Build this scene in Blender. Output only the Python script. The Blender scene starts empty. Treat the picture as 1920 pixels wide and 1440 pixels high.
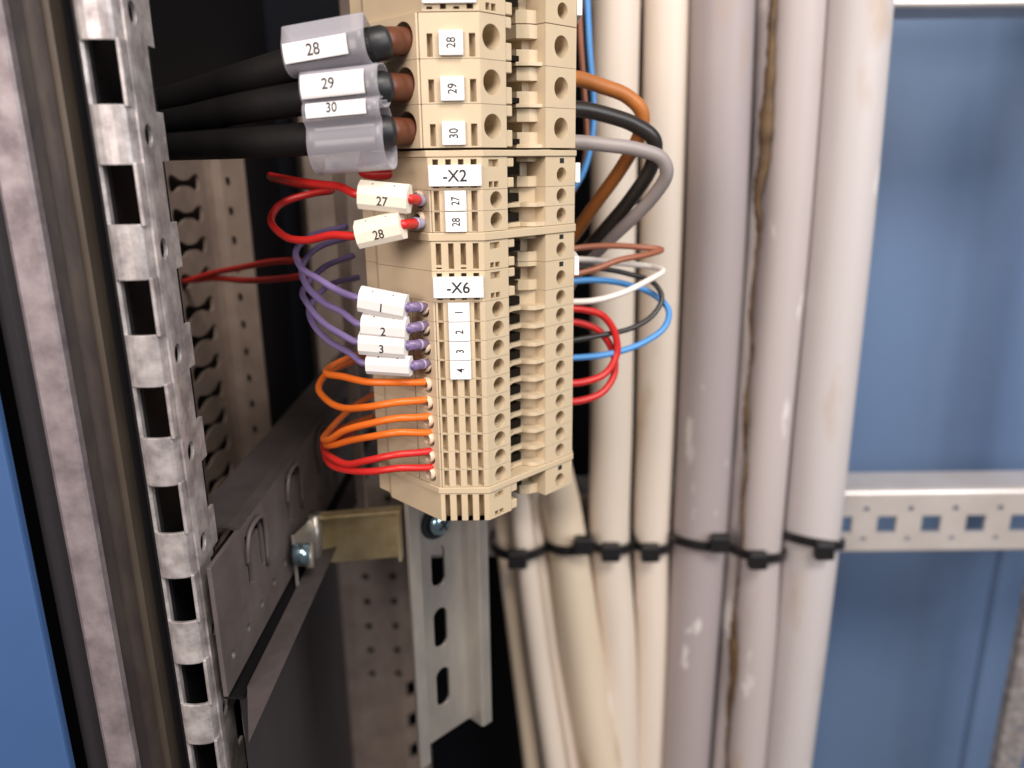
import bpy, bmesh, math, random
from math import sin, cos, tan, pi, radians, atan, sqrt
from mathutils import Vector, Matrix, noise
random.seed(7)
S = 0.001                                    # everything below is written in millimetres
scn = bpy.context.scene

# ------------------------------------------------------------------ camera
F = 1450.0; TH = radians(16.0); RO = radians(0.67)
fw = Vector((0, cos(TH), -sin(TH))); u0 = Vector((0, sin(TH), cos(TH))); r0 = Vector((1, 0, 0))
rt = r0*cos(RO) - u0*sin(RO); up = u0*cos(RO) + r0*sin(RO)
cd = bpy.data.cameras.new('camera'); cam = bpy.data.objects.new('camera', cd)
scn.collection.objects.link(cam); scn.camera = cam
cam.matrix_world = Matrix(((rt.x, up.x, -fw.x, 0), (rt.y, up.y, -fw.y, 0), (rt.z, up.z, -fw.z, 0), (0, 0, 0, 1)))
cd.sensor_width = 36; cd.lens = 36*F/1920; cd.clip_start = 0.01; cd.clip_end = 20
cd.dof.use_dof = True; cd.dof.focus_distance = 0.203; cd.dof.aperture_fstop = 8.6

# ------------------------------------------------------------------ world and lamps
w = bpy.data.worlds.new('World'); scn.world = w; w.use_nodes = True
w.node_tree.nodes['Background'].inputs[0].default_value = (1.0, 0.90, 0.86, 1)
w.node_tree.nodes['Background'].inputs[1].default_value = 0.10
def lamp(name, loc, target, size, watts, col):
    l = bpy.data.lights.new(name, 'AREA'); l.shape = 'RECTANGLE'; l.size = size[0]*S; l.size_y = size[1]*S
    l.energy = watts; l.color = col
    o = bpy.data.objects.new(name, l); scn.collection.objects.link(o)
    o.location = Vector(loc)*S
    o.rotation_euler = (Vector(target) - Vector(loc)).to_track_quat('-Z', 'Y').to_euler()
    return o
lamp('key_or_fill_lamp', (330, -420, 760), (10, 230, -60), (460, 320), 11.0, (1.0, 0.92, 0.83))
lamp('key_or_fill_lamp', (-330, -430, 200), (0, 230, -60), (300, 300), 4.6, (1.0, 0.89, 0.84))  # fill lamp added to lift the left-facing faces, no known source
lamp('key_or_fill_lamp', (620, -260, 240), (260, 480, -80), (420, 420), 4.2, (0.93, 0.95, 1.0))  # extra unseen lamp, added to brighten the blue wall
scn.view_settings.view_transform = 'Standard'; scn.view_settings.look = 'None'
scn.view_settings.exposure = 0.0; scn.view_settings.gamma = 1.0; scn.view_settings.use_curve_mapping = False
scn.cycles.use_denoising = True
scn.cycles.max_bounces = 8; scn.cycles.transparent_max_bounces = 12

# ------------------------------------------------------------------ helpers
def ray(px, py): return fw + rt*((px-960)/F) - up*((py-720)/F)
def P(px, py, Y):
    r = ray(px, py); return r*(Y/r.y)
def PX(px, py, X):
    r = ray(px, py); return r*(X/r.x)
def MMW(px, py, Y, wpx):                     # width in mm of wpx pixels at that point
    return wpx*P(px, py, Y).dot(fw)/F
def zat(py, Y=200, px=860): return P(px, py, Y).z
D_ = Vector((1, 1, 0)).normalized(); N_ = Vector((1, -1, 0)).normalized(); Z_ = Vector((0, 0, 1))
def UW(U, W, z=0.0):                         # strip coordinates: U along the block width, W out from the rail
    return D_*(127.0+U) + N_*(-146.2+W) + Z_*z

def mat(name, col, rough=0.5, metal=0.0, bump=0.0, bscale=400, mott=0.0, mscale=60, col2=None, stretch=None,
        bevel=0.0, spec=0.5, sss=0.0, trans=0.0):
    m = bpy.data.materials.new(name); m.use_nodes = True; nt = m.node_tree; b = nt.nodes['Principled BSDF']
    b.inputs['Base Color'].default_value = (*col, 1); b.inputs['Roughness'].default_value = rough
    b.inputs['Metallic'].default_value = metal; b.inputs['Specular IOR Level'].default_value = spec
    if trans: b.inputs['Transmission Weight'].default_value = trans
    tc = nt.nodes.new('ShaderNodeTexCoord'); vec = tc.outputs['Object']
    if stretch:
        mp = nt.nodes.new('ShaderNodeMapping'); mp.inputs['Scale'].default_value = stretch
        nt.links.new(vec, mp.inputs['Vector']); vec = mp.outputs[0]
    if mott or col2:
        n = nt.nodes.new('ShaderNodeTexNoise'); n.inputs['Scale'].default_value = mscale
        n.inputs['Detail'].default_value = 5; n.inputs['Roughness'].default_value = 0.6
        nt.links.new(vec, n.inputs['Vector'])
        r = nt.nodes.new('ShaderNodeValToRGB')
        c2 = col2 or tuple(c*(1-mott) for c in col)
        r.color_ramp.elements[0].position = 0.36; r.color_ramp.elements[1].position = 0.66
        r.color_ramp.elements[0].color = (*c2, 1); r.color_ramp.elements[1].color = (*col, 1)
        nt.links.new(n.outputs['Fac'], r.inputs[0]); nt.links.new(r.outputs[0], b.inputs['Base Color'])
        mr = nt.nodes.new('ShaderNodeMapRange'); mr.inputs['To Min'].default_value = min(1, rough*1.25)
        mr.inputs['To Max'].default_value = rough*0.85
        nt.links.new(n.outputs['Fac'], mr.inputs['Value']); nt.links.new(mr.outputs[0], b.inputs['Roughness'])
    nrm = None
    if bevel:
        bv = nt.nodes.new('ShaderNodeBevel'); bv.samples = 4; bv.inputs['Radius'].default_value = bevel*S; nrm = bv.outputs[0]
    if bump:
        n2 = nt.nodes.new('ShaderNodeTexNoise'); n2.inputs['Scale'].default_value = bscale; n2.inputs['Detail'].default_value = 3
        nt.links.new(vec, n2.inputs['Vector'])
        bp = nt.nodes.new('ShaderNodeBump'); bp.inputs['Strength'].default_value = bump; bp.inputs['Distance'].default_value = 0.0004
        nt.links.new(n2.outputs['Fac'], bp.inputs['Height'])
        if nrm: nt.links.new(nrm, bp.inputs['Normal'])
        nrm = bp.outputs[0]
    if nrm: nt.links.new(nrm, b.inputs['Normal'])
    return m

M = {}
M['beige'] = mat('beige_plastic', (.605, .485, .33), .42, bevel=.22, bump=.06, bscale=900, mott=.10, mscale=90)
M['beige_clamp'] = mat('beige_plastic_clamp', (.585, .465, .31), .45, bevel=.22, bump=.06, bscale=900, mott=.07, mscale=80)
M['slot_shade'] = mat('slot_shade_black', (.010, .007, .005), .6, spec=.1)  # near-black put in for the shade inside the trough openings
M['collar'] = mat('pale_collar_plastic', (.72, .56, .42), .4)
M['marker'] = mat('marker_plastic', (.86, .86, .86), .35, bevel=.2)
M['sleeve'] = mat('white_sleeve', (.8, .72, .6), .45, bump=.1, bscale=500, bevel=.25)
M['sleeve2'] = mat('white_sleeve_cool', (.76, .72, .70), .45, bump=.1, bscale=500, bevel=.25)
M['ink'] = mat('black_ink', (.012, .012, .014), .6)
M['paper'] = mat('label_paper', (.78, .75, .75), .5)
M['red'] = mat('red_insulation', (.62, .022, .018), .38, bump=.1, bscale=500, mott=.15, mscale=50)
M['orange'] = mat('orange_insulation', (.80, .16, .015), .38, bump=.1, bscale=500, mott=.12, mscale=50)
M['violet'] = mat('violet_insulation', (.20, .145, .32), .4, bump=.1, bscale=500, mott=.15, mscale=50)
M['brown'] = mat('brown_insulation', (.30, .10, .05), .42, mott=.15, mscale=40)
M['obrown'] = mat('orange_brown_insulation', (.50, .17, .04), .4, mott=.2, mscale=40)
M['white_wire'] = mat('white_insulation', (.75, .68, .62), .42)
M['blue_wire'] = mat('blue_insulation', (.06, .25, .58), .38)
M['black_wire'] = mat('black_insulation', (.022, .018, .016), .38)
M['grey_wire'] = mat('grey_insulation', (.30, .26, .25), .42)
M['ferrule_v'] = mat('violet_ferrule', (.19, .13, .25), .35)
M['ferrule_g'] = mat('grey_ferrule', (.36, .32, .42), .35)
M['rubber'] = mat('black_jacket', (.008, .0065, .0065), .6, spec=.3, bump=.3, bscale=350, mott=.3, mscale=120)
M['heatshrink'] = mat('black_shrink', (.016, .016, .018), .45)
M['core_brown'] = mat('brown_core', (.13, .036, .014), .45, mott=.2, mscale=60)
M['galv'] = mat('galvanised_steel', (.56, .52, .51), .42, metal=.4, bump=.25, bscale=220, col2=(.27, .24, .24), mscale=190, bevel=.5)
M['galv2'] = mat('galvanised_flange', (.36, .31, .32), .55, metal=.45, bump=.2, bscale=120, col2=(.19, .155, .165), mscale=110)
M['groove'] = mat('worn_dark_steel', (.05, .038, .032), .6, metal=.3, bump=.5, bscale=200, col2=(.03, .022, .022), mscale=200, stretch=(1, 1, .3))
M['ridge'] = mat('olive_ridge', (.085, .068, .05), .5, metal=.4, bump=.4, bscale=200, col2=(.06, .045, .035), mscale=120, stretch=(1, 1, .25))
M['gasket'] = mat('black_rubber_seal', (.018, .016, .02), .6, bump=.3, bscale=200)
M['dullsteel'] = mat('dull_steel', (.155, .13, .125), .55, metal=.4, col2=(.11, .09, .085), mscale=70, bump=.2, bscale=140, bevel=.4)
M['dullsteel2'] = mat('dull_brown_steel', (.40, .31, .26), .6, metal=.3, col2=(.28, .21, .175), mscale=50, bump=.2, bscale=140)
M['darksteel'] = mat('dark_dull_steel', (.07, .058, .058), .6, metal=.3, mott=.3, mscale=60)
M['midsteel'] = mat('mid_dull_steel', (.12, .10, .10), .55, metal=.3, mott=.3, mscale=80, bump=.2, bscale=140)
M['rail'] = mat('zinc_rail', (.62, .57, .50), .30, metal=.65, bump=.08, bscale=150, col2=(.44, .41, .38), mscale=60, stretch=(1, 1, .4), bevel=.3)
M['gold'] = mat('yellow_chromate', (.70, .59, .37), .40, metal=.4, bump=.1, bscale=120, col2=(.50, .38, .18), mscale=80, bevel=.4)
M['screw'] = mat('blue_zinc_screw', (.42, .62, .72), .22, metal=.95, bevel=.2)
M['crossbar'] = mat('bright_zinc_bar', (.70, .65, .62), .28, metal=.35, col2=(.60, .54, .50), mscale=25)
M['blue'] = mat('blue_paint', (.155, .24, .41), .42, bump=.25, bscale=500, mott=.1, mscale=8)
M['blue2'] = mat('blue_paint_door', (.045, .105, .26), .5, bump=.08, bscale=500, mott=.1, mscale=12)
M['dark'] = mat('interior_shade_black', (.006, .005, .006), .6, spec=.2)  # near-black in place of the shade inside the cabinet
M['navydark'] = mat('navy_shade_plate', (.006, .007, .012), .55, spec=.2)
M['darkpanel'] = mat('dark_side_panel', (.035, .032, .037), .5, mott=.2, mscale=12)
M['tie'] = mat('black_nylon', (.012, .011, .012), .4)
def cable_mat(name, col, dirt=(.42, .27, .14)):
    m = mat(name, col, .5, bump=.12, bscale=180, mott=.07, mscale=30, stretch=(1, 1, .12))
    nt = m.node_tree; b = nt.nodes['Principled BSDF']; src = b.inputs['Base Color'].links[0].from_socket
    tc = nt.nodes.new('ShaderNodeTexCoord'); mp = nt.nodes.new('ShaderNodeMapping'); mp.inputs['Scale'].default_value = (1, 1, .35)
    oi = nt.nodes.new('ShaderNodeObjectInfo'); va = nt.nodes.new('ShaderNodeVectorMath'); va.operation = 'MULTIPLY_ADD'
    va.inputs[1].default_value = (9, 9, 9); nt.links.new(oi.outputs['Location'], va.inputs[0]); nt.links.new(tc.outputs['Object'], va.inputs[2])
    nt.links.new(va.outputs[0], mp.inputs['Vector'])
    prev = src
    for k, (sc_, lo, hi, c, a) in enumerate(((26, .63, .70, dirt, .5), (70, .66, .70, (.85, .82, .80), .5))):
        mp2 = nt.nodes.new('ShaderNodeMapping'); mp2.inputs['Location'].default_value = (3.1*k, 1.7*k, 9*k)
        nt.links.new(mp.outputs[0], mp2.inputs['Vector'])
        n = nt.nodes.new('ShaderNodeTexNoise'); n.inputs['Scale'].default_value = sc_; n.inputs['Detail'].default_value = 6
        nt.links.new(mp2.outputs[0], n.inputs['Vector'])
        mr = nt.nodes.new('ShaderNodeMapRange'); mr.inputs['From Min'].default_value = lo; mr.inputs['From Max'].default_value = hi
        mr.inputs['To Max'].default_value = a; nt.links.new(n.outputs['Fac'], mr.inputs['Value'])
        mx = nt.nodes.new('ShaderNodeMix'); mx.data_type = 'RGBA'
        nt.links.new(mr.outputs[0], mx.inputs[0]); nt.links.new(prev, mx.inputs[6]); mx.inputs[7].default_value = (*c, 1)
        prev = mx.outputs[2]
    nt.links.new(prev, b.inputs['Base Color'])
    return m
M['cream'] = cable_mat('cream_cable', (.74, .64, .545))
M['cream2'] = cable_mat('cream_cable_yellowed', (.72, .60, .46))
M['greycable'] = cable_mat('grey_cable', (.39, .335, .335))
M['greycable2'] = cable_mat('light_grey_cable', (.50, .44, .43))
M['greycable3'] = cable_mat('pale_grey_cable', (.57, .525, .52))
M['glue'] = mat('brown_glue', (.045, .020, .006), .6, col2=(.13, .075, .03), mscale=60)
def clear_mat():
    m = bpy.data.materials.new('clear_plastic'); m.use_nodes = True; nt = m.node_tree
    nt.nodes.clear(); out = nt.nodes.new('ShaderNodeOutputMaterial')
    b = nt.nodes.new('ShaderNodeBsdfPrincipled'); b.inputs['Base Color'].default_value = (.60, .58, .64, 1)
    b.inputs['Roughness'].default_value = .22
    t = nt.nodes.new('ShaderNodeBsdfTransparent'); mx = nt.nodes.new('ShaderNodeMixShader')
    lw = nt.nodes.new('ShaderNodeLayerWeight'); lw.inputs['Blend'].default_value = .35
    mr = nt.nodes.new('ShaderNodeMapRange'); mr.inputs['To Min'].default_value = .17; mr.inputs['To Max'].default_value = .8
    nt.links.new(lw.outputs['Facing'], mr.inputs['Value']); nt.links.new(mr.outputs[0], mx.inputs[0])
    nt.links.new(t.outputs[0], mx.inputs[1]); nt.links.new(b.outputs[0], mx.inputs[2]); nt.links.new(mx.outputs[0], out.inputs[0])
    return m
M['clear'] = clear_mat()

def rootloc(o):
    while o.parent: o = o.parent
    return o.location.copy()
def obj(name, bm, m, parent=None, smooth=False, origin=None):
    if parent is not None: org = rootloc(parent)/S
    else: org = Vector(origin) if origin is not None else (sum((v.co for v in bm.verts), Vector())/max(1, len(bm.verts)))
    for v in bm.verts: v.co = (v.co - org)*S
    bmesh.ops.remove_doubles(bm, verts=bm.verts, dist=1e-6)
    bmesh.ops.recalc_face_normals(bm, faces=bm.faces)
    me = bpy.data.meshes.new(name); bm.to_mesh(me); bm.free(); me.materials.append(m)
    if smooth:
        for p in me.polygons: p.use_smooth = True
    o = bpy.data.objects.new(name, me); scn.collection.objects.link(o)
    if parent is not None: o.parent = parent
    else: o.location = org*S
    return o
def tag(o, label=None, cat=None, group=None, kind=None):
    if label: o['label'] = label
    if cat: o['category'] = cat
    if group: o['group'] = group
    if kind: o['kind'] = kind
    return o
def thing(name, loc, label, cat, group=None):
    o = bpy.data.objects.new(name, None); scn.collection.objects.link(o); o.location = Vector(loc)*S
    o.empty_display_size = 0.005
    return tag(o, label, cat, group)
def dup(root, loc, label, group=None):
    r = root.copy(); scn.collection.objects.link(r); r.location = Vector(loc)*S; r['label'] = label
    if group: r['group'] = group
    for ch in list(root.children):
        c = ch.copy(); scn.collection.objects.link(c); c.parent = r
        for g in ch.children:
            d = g.copy(); scn.collection.objects.link(d); d.parent = c
    return r
def box(bm, c, a, b, n, la, lb, ln):         # centre, three unit axes, three full lengths
    vs = []
    for i in (-.5, .5):
        for j in (-.5, .5):
            for k in (-.5, .5): vs.append(bm.verts.new(Vector(c) + a*la*i + b*lb*j + n*ln*k))
    for f in ((0,1,3,2),(4,6,7,5),(0,4,5,1),(2,3,7,6),(0,2,6,4),(1,5,7,3)): bm.faces.new([vs[i] for i in f])
def bevel(bm, w, seg=2):
    bmesh.ops.remove_doubles(bm, verts=bm.verts, dist=1e-4)
    bmesh.ops.bevel(bm, geom=bm.edges[:], offset=w, segments=seg, affect='EDGES', profile=.5)
def smoothpts(pts, n=8):
    P_ = [pts[0]*2-pts[1]] + list(pts) + [pts[-1]*2-pts[-2]]; out = []
    for i in range(1, len(P_)-2):
        p0, p1, p2, p3 = P_[i-1:i+3]
        t1 = max(1e-6, (p1-p0).length**.5); t2 = t1 + max(1e-6, (p2-p1).length**.5); t3 = t2 + max(1e-6, (p3-p2).length**.5)
        for k in range(n):
            t = t1 + (t2-t1)*k/n
            a1 = p0*((t1-t)/t1) + p1*(t/t1); a2 = p1*((t2-t)/(t2-t1)) + p2*((t-t1)/(t2-t1)); a3 = p2*((t3-t)/(t3-t2)) + p3*((t-t2)/(t3-t2))
            b1 = a1*((t2-t)/t2) + a2*(t/t2); b2 = a2*((t3-t)/(t3-t1)) + a3*((t-t1)/(t3-t1))
            out.append(b1*((t2-t)/(t2-t1)) + b2*((t-t1)/(t2-t1)))
    out.append(pts[-1]); return out
def tube(bm, pts, rad, seg=16, n=8, closed=False):
    if n > 1: pts = smoothpts(pts, n)
    rads = rad if callable(rad) else (lambda t: rad)
    T = [(pts[min(i+1, len(pts)-1)] - pts[max(i-1, 0)]).normalized() for i in range(len(pts))]
    a = T[0].orthogonal().normalized(); rings = []
    for i, p in enumerate(pts):
        a = (a - T[i]*a.dot(T[i])).normalized(); b = T[i].cross(a); r = rads(i/(len(pts)-1))
        rings.append([bm.verts.new(p + (a*cos(2*pi*k/seg) + b*sin(2*pi*k/seg))*r) for k in range(seg)])
    for i in range(len(rings)-1):
        for k in range(seg):
            bm.faces.new((rings[i][k], rings[i][(k+1) % seg], rings[i+1][(k+1) % seg], rings[i+1][k]))
    bm.faces.new(rings[0][::-1]); bm.faces.new(rings[-1])
def prism(bm, poly, z0, z1, skip=()):        # poly in (U,W)
    lo = [bm.verts.new(UW(*p, z0)) for p in poly]; hi = [bm.verts.new(UW(*p, z1)) for p in poly]
    bm.faces.new(lo[::-1]); bm.faces.new(hi); n = len(poly)
    for i in range(n):
        if i not in skip: bm.faces.new((lo[i], lo[(i+1) % n], hi[(i+1) % n], hi[i]))
def relief(bm, O, a, b, n, us, vs, cell):
    """a face split into cells; cell(i,j) -> depth, or ('hole', radius, depth)"""
    q = lambda u, v, d: bm.verts.new(O + a*u + b*v - n*d)
    def dep(i, j):
        if i < 0 or j < 0 or i >= len(us)-1 or j >= len(vs)-1: return 0
        c = cell(i, j); return 0 if isinstance(c, tuple) else c
    for i in range(len(us)-1):
        for j in range(len(vs)-1):
            c = cell(i, j); x0, x1, y0, y1 = us[i], us[i+1], vs[j], vs[j+1]
            if isinstance(c, tuple):
                cx, cy, R, dp = (x0+x1)/2, (y0+y1)/2, c[1], c[2]; N = 32; sq = []; ci = []; lo = []
                hx, hy = (x1-x0)/2, (y1-y0)/2
                for k in range(N):
                    t = 2*pi*k/N + pi/4; ct, st = cos(t), sin(t)
                    m = max(abs(ct), abs(st)); sq.append(q(cx+ct/m*hx, cy+st/m*hy, 0))
                    ci.append(q(cx+ct*R, cy+st*R, 0)); lo.append(q(cx+ct*R*.96, cy+st*R*.96, dp))
                for k in range(N):
                    k2 = (k+1) % N
                    bm.faces.new((sq[k], sq[k2], ci[k2], ci[k])); bm.faces.new((ci[k], ci[k2], lo[k2], lo[k]))
                bm.faces.new(lo)
            else:
                bm.faces.new((q(x0, y0, c), q(x1, y0, c), q(x1, y1, c), q(x0, y1, c)))
                for (di, dj, e0, e1) in ((1, 0, (x1, y0), (x1, y1)), (0, 1, (x0, y1), (x1, y1))):
                    d2 = dep(i+di, j+dj)
                    if abs(d2-c) > 1e-6: bm.faces.new((q(*e0, c), q(*e1, c), q(*e1, d2), q(*e0, d2)))
                for (di, dj, e0, e1) in ((-1, 0, (x0, y0), (x0, y1)), (0, -1, (x0, y0), (x1, y0))):
                    if (i+di < 0 or j+dj < 0 or isinstance(cell(i+di, j+dj), tuple)) and c > 0:
                        bm.faces.new((q(*e0, c), q(*e1, c), q(*e1, 0), q(*e0, 0)))
def text(name, s, size, c, xd, yd, m, parent, thick=.04, wid=1.0):
    cu = bpy.data.curves.new(name, 'FONT'); cu.body = s; cu.size = size; cu.align_x = 'CENTER'; cu.align_y = 'CENTER'; cu.extrude = thick/2; cu.offset = size*.012
    t = bpy.data.objects.new('tmp', cu); scn.collection.objects.link(t); bpy.context.view_layer.update()
    me = t.evaluated_get(bpy.context.evaluated_depsgraph_get()).to_mesh()
    bm = bmesh.new(); bm.from_mesh(me); t.to_mesh_clear(); bpy.data.objects.remove(t)
    zd = xd.cross(yd).normalized()
    xs = [v.co.x for v in bm.verts]; ys = [v.co.y for v in bm.verts]; cx, cy = (min(xs)+max(xs))/2, (min(ys)+max(ys))/2
    for v in bm.verts: v.co = c + xd*(v.co.x-cx)*wid + yd*(v.co.y-cy) + zd*v.co.z
    return obj(name, bm, m, parent)
from mathutils.geometry import tessellate_polygon
def circ(R, N=24): return [(R*cos(2*pi*k/N), R*sin(2*pi*k/N)) for k in range(N)]
def stad(hw, hh, N=24):
    return [(hw*cos(2*pi*(k+.5)/N), hw*sin(2*pi*(k+.5)/N) + (hh-hw)*(1 if sin(2*pi*(k+.5)/N) > 0 else -1)) for k in range(N)]
def sheetG(bm, pts, axis, lv, cell, th):
    """bent sheet of real thickness: pts = cross-section points, swept along axis over the levels lv;
    cell(i, j) -> 'solid' | 'open' | ('hole', radius) | ('poly', outline)"""
    n = len(pts); ds = [(pts[i+1]-pts[i]).normalized() for i in range(n-1)]; nn = [d.cross(axis).normalized() for d in ds]
    bk = []
    for i in range(n):
        a, b = nn[max(0, i-1)], nn[min(n-2, i)]; bk.append(pts[i] - (a+b)/(1+max(-.5, a.dot(b)))*th)
    C = [[cell(i, j) for j in range(len(lv)-1)] for i in range(n-1)]
    isopen = lambda i, j: not (0 <= i < n-1 and 0 <= j < len(lv)-1) or C[i][j] == 'open'
    V = lambda i, t, back: bm.verts.new((bk if back else pts)[i] + axis*t)
    for i in range(n-1):
        L = (pts[i+1]-pts[i]).length
        for j in range(len(lv)-1):
            c = C[i][j]; t0, t1 = lv[j], lv[j+1]
            if c == 'open': continue
            if c == 'solid':
                for back in (0, 1): bm.faces.new((V(i, t0, back), V(i+1, t0, back), V(i+1, t1, back), V(i, t1, back)))
            else:
                inn = circ(c[1]) if c[0] == 'hole' else c[1]; cx, cy = L/2, (t0+t1)/2
                inn = [Vector((x+cx, y+cy, 0)) for x, y in inn]; out = [Vector(q) for q in ((0, t0, 0), (L, t0, 0), (L, t1, 0), (0, t1, 0))]
                al = out + inn; tri = tessellate_polygon([out, inn])
                def W(p, back): a = (bk if back else pts); return a[i].lerp(a[i+1], p.x/L) + axis*p.y
                for back in (0, 1):
                    vs = [bm.verts.new(W(p, back)) for p in al]
                    for t in tri: bm.faces.new([vs[k] for k in t])
                for k in range(len(inn)):
                    p, q = inn[k], inn[(k+1) % len(inn)]
                    bm.faces.new([bm.verts.new(x) for x in (W(p, 0), W(q, 0), W(q, 1), W(p, 1))])
            if isopen(i-1, j): bm.faces.new((V(i, t0, 0), V(i, t1, 0), V(i, t1, 1), V(i, t0, 1)))
            if isopen(i+1, j): bm.faces.new((V(i+1, t0, 0), V(i+1, t1, 0), V(i+1, t1, 1), V(i+1, t0, 1)))
            if isopen(i, j-1): bm.faces.new((V(i, t0, 0), V(i+1, t0, 0), V(i+1, t0, 1), V(i, t0, 1)))
            if isopen(i, j+1): bm.faces.new((V(i, t1, 0), V(i+1, t1, 0), V(i+1, t1, 1), V(i, t1, 1)))
def sheet(bm, prof, zs, cell, th): sheetG(bm, [Vector((x, y, 0)) for x, y in prof], Z_, zs, cell, th)
def quadsheet(bm, a, b, c, d): bm.faces.new([bm.verts.new(x) for x in (a, b, c, d)])
def arcpts(cx, cy, r, a0, a1, n=5): return [(cx+r*cos(radians(a0+(a1-a0)*k/n)), cy+r*sin(radians(a0+(a1-a0)*k/n))) for k in range(n+1)]

# ------------------------------------------------------------------ cabinet shell
YB = 520
bm = bmesh.new(); box(bm, (330, YB+1, -60), Vector((1,0,0)), Vector((0,1,0)), Z_, 900, 2, 1400)
tag(obj('back_wall', bm, M['blue']), kind='structure')
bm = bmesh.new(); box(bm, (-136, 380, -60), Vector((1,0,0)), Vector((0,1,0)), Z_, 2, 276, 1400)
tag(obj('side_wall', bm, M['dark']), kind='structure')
bm = bmesh.new(); box(bm, (-370, 400, 420), Vector((1,0,0)), Vector((0,1,0)), Z_, 860, 440, 4)  # unseen; cut short so the top of the blue wall stays lit
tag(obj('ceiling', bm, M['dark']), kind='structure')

# dark mounting plate; its near-black stands for shade between and behind the cables
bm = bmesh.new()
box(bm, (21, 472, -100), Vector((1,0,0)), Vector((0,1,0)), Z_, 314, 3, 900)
mp = tag(obj('mounting_shade_plate', bm, M['navydark']), 'dark mounting plate standing for the shade deep behind the wires and the cable row', 'mounting plate')
bm = bmesh.new(); c = P(468, 348, 462)
tube(bm, [c, c+Vector((0, 6, 0))], 4.4, n=1)
obj('bolt', bm, M['dullsteel'], mp)

# blue door edge, far left
bm = bmesh.new(); box(bm, (-222, 176, -60), Vector((1,0,0)), Vector((0,1,0)), Z_, 200, 3, 700); bevel(bm, .8)
bm2 = bmesh.new(); box(bm2, (-128, 193, -60), Vector((1,0,0)), Vector((0,1,0)), Z_, 66, 2, 700)  # added black sheet, shade for the gap between door and seal
tag(obj('gap_shade_sheet', bm2, M['dark']), 'black backing sheet added as the shade in the narrow gap beside the blue door', 'backing sheet')
dr = tag(obj('cabinet_door', bm, M['blue2']), 'blue painted cabinet door edge at the bottom left beside the black seal', 'door')
for (a, b) in ((1160, 46), (1395, 100)):
    pass

# ------------------------------------------------------------------ front frame post, left
PY = 174.0
Zt = [zat(65, PY, 150), zat(298, PY, 200)]
z_top0 = -PY*(-.1459); pitch = 25.0; winh = 25*.505
post = thing('frame_post', (-95, PY, -220), 'galvanised frame post with rectangular windows and a column of round holes', 'frame post')
zs = []; k0 = -4
ztops = [z_top0 - 25*k for k in range(k0, 12)]
for zt in sorted(ztops): zs += [zt-winh, zt]
zs = sorted(zs); zs = [zs[0]-14] + zs + [zs[-1]+14]
iswin = lambda j: j % 2 == 1
XA0, XA1, XB1 = -89.6, -81.0, -79.2
# face with the windows: rims continue, bars between windows are rolled
bm = bmesh.new()
prof = [(XA0, PY+3), (XA0+.15, PY+1.1), (XA0+.55, PY+.4), (XA0+1.4, PY-.15), (XA0+2.9, PY-.5), (XA0+4.3, PY-.6), (XA1-2.9, PY-.5), (XA1-1.3, PY-.1), (XA1-.45, PY+.6), (XA1, PY+1.6), (XA1+.1, PY+3)]
def cellA(i, j): return 'open' if iswin(j) and 2 <= i <= 8 else 'solid'
sheet(bm, prof, zs, cellA, .9)
obj('windowed_face', bm, M['galv'], post)
# bright folded rims of each window
for zt in ztops:
    bm = bmesh.new()
    box(bm, (XA1-.15, PY+1.4, zt-winh/2), Vector((1,0,0)), Vector((0,1,0)), Z_, 1.0, 2.4, winh+1.2); bevel(bm, .3)
    obj('window_rim', bm, M['galv'], post)
# side face with the round holes, its rear edge stepped
bm = bmesh.new()
zs2 = []
for zt in sorted(ztops): zs2 += [zt-winh/2-18.75+3.2, zt-winh/2-12.5-3.2+0, zt-winh/2-12.5+3.2, zt-winh/2-3.2+0]
zs2 = sorted(set(round(z, 4) for z in zs2))
zc = sorted([zt-winh/2+12.5 for zt in ztops])      # bar centres = hole centres
zs2 = []
for z in zc: zs2 += [z-5.5, z-3.4, z+3.4, z+5.5]
profB = [(-80.05, PY+2.6), (-79.9, PY+4.2), (-80.5, PY+9.9), (-81.0, PY+14.2), (-81.2, PY+18.5)]
def cellB(i, j):
    m = j % 4
    if i == 1 and m == 1: return ('hole', 2.45)
    if i == 3 and m == 3: return 'open'
    return 'solid'
sheet(bm, profB, zs2, cellB, .9)
obj('perforated_face', bm, M['galv'], post)
# flange, groove, ridge and seal left of the windows
zlo, zhi = -330, 130
def strip(name, prof, m, parent, th=1.0, smooth=False):
    bm = bmesh.new(); sheet(bm, prof, [zlo + (zhi-zlo)*k/24 for k in range(25)], lambda i, j: 'solid', th)
    return obj(name, bm, M[m], parent, smooth)
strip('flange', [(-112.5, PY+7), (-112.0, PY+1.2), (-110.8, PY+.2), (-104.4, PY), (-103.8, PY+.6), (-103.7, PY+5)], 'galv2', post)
strip('grooved_edge', [(-103.6, PY+2.6), (-102, PY+4.6), (-98.0, PY+5.0), (-97.2, PY+3.4)], 'groove', post)
strip('ridge', [(-97.2, PY+4)] + arcpts(-95.3, PY+3.2, 2.0, 180, 290, 6) + [(-93.9, PY+4.8)], 'ridge', post)
strip('inner_channel', [(-93.9, PY+4.9), (-93.2, PY+7.2), (-90.8, PY+7.4), (-89.9, PY+3.2)], 'gasket', post)
bm = bmesh.new(); sheet(bm, [(-81.0, PY+18.9), (-79.4, PY+19.6), (-77.6, PY+20.2)], [-330, -300, -270, -240, -215, -190, -165, -140, -116], lambda i, j: 'solid', .9); obj('inner_fold', bm, M['galv'], post)
strip('back_shade_fold', [(XA0, PY+3.4), (XA0, PY+22), (-84.8, PY+24)], 'dark', post)  # near-black so the windows show the post's inside as shade
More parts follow.
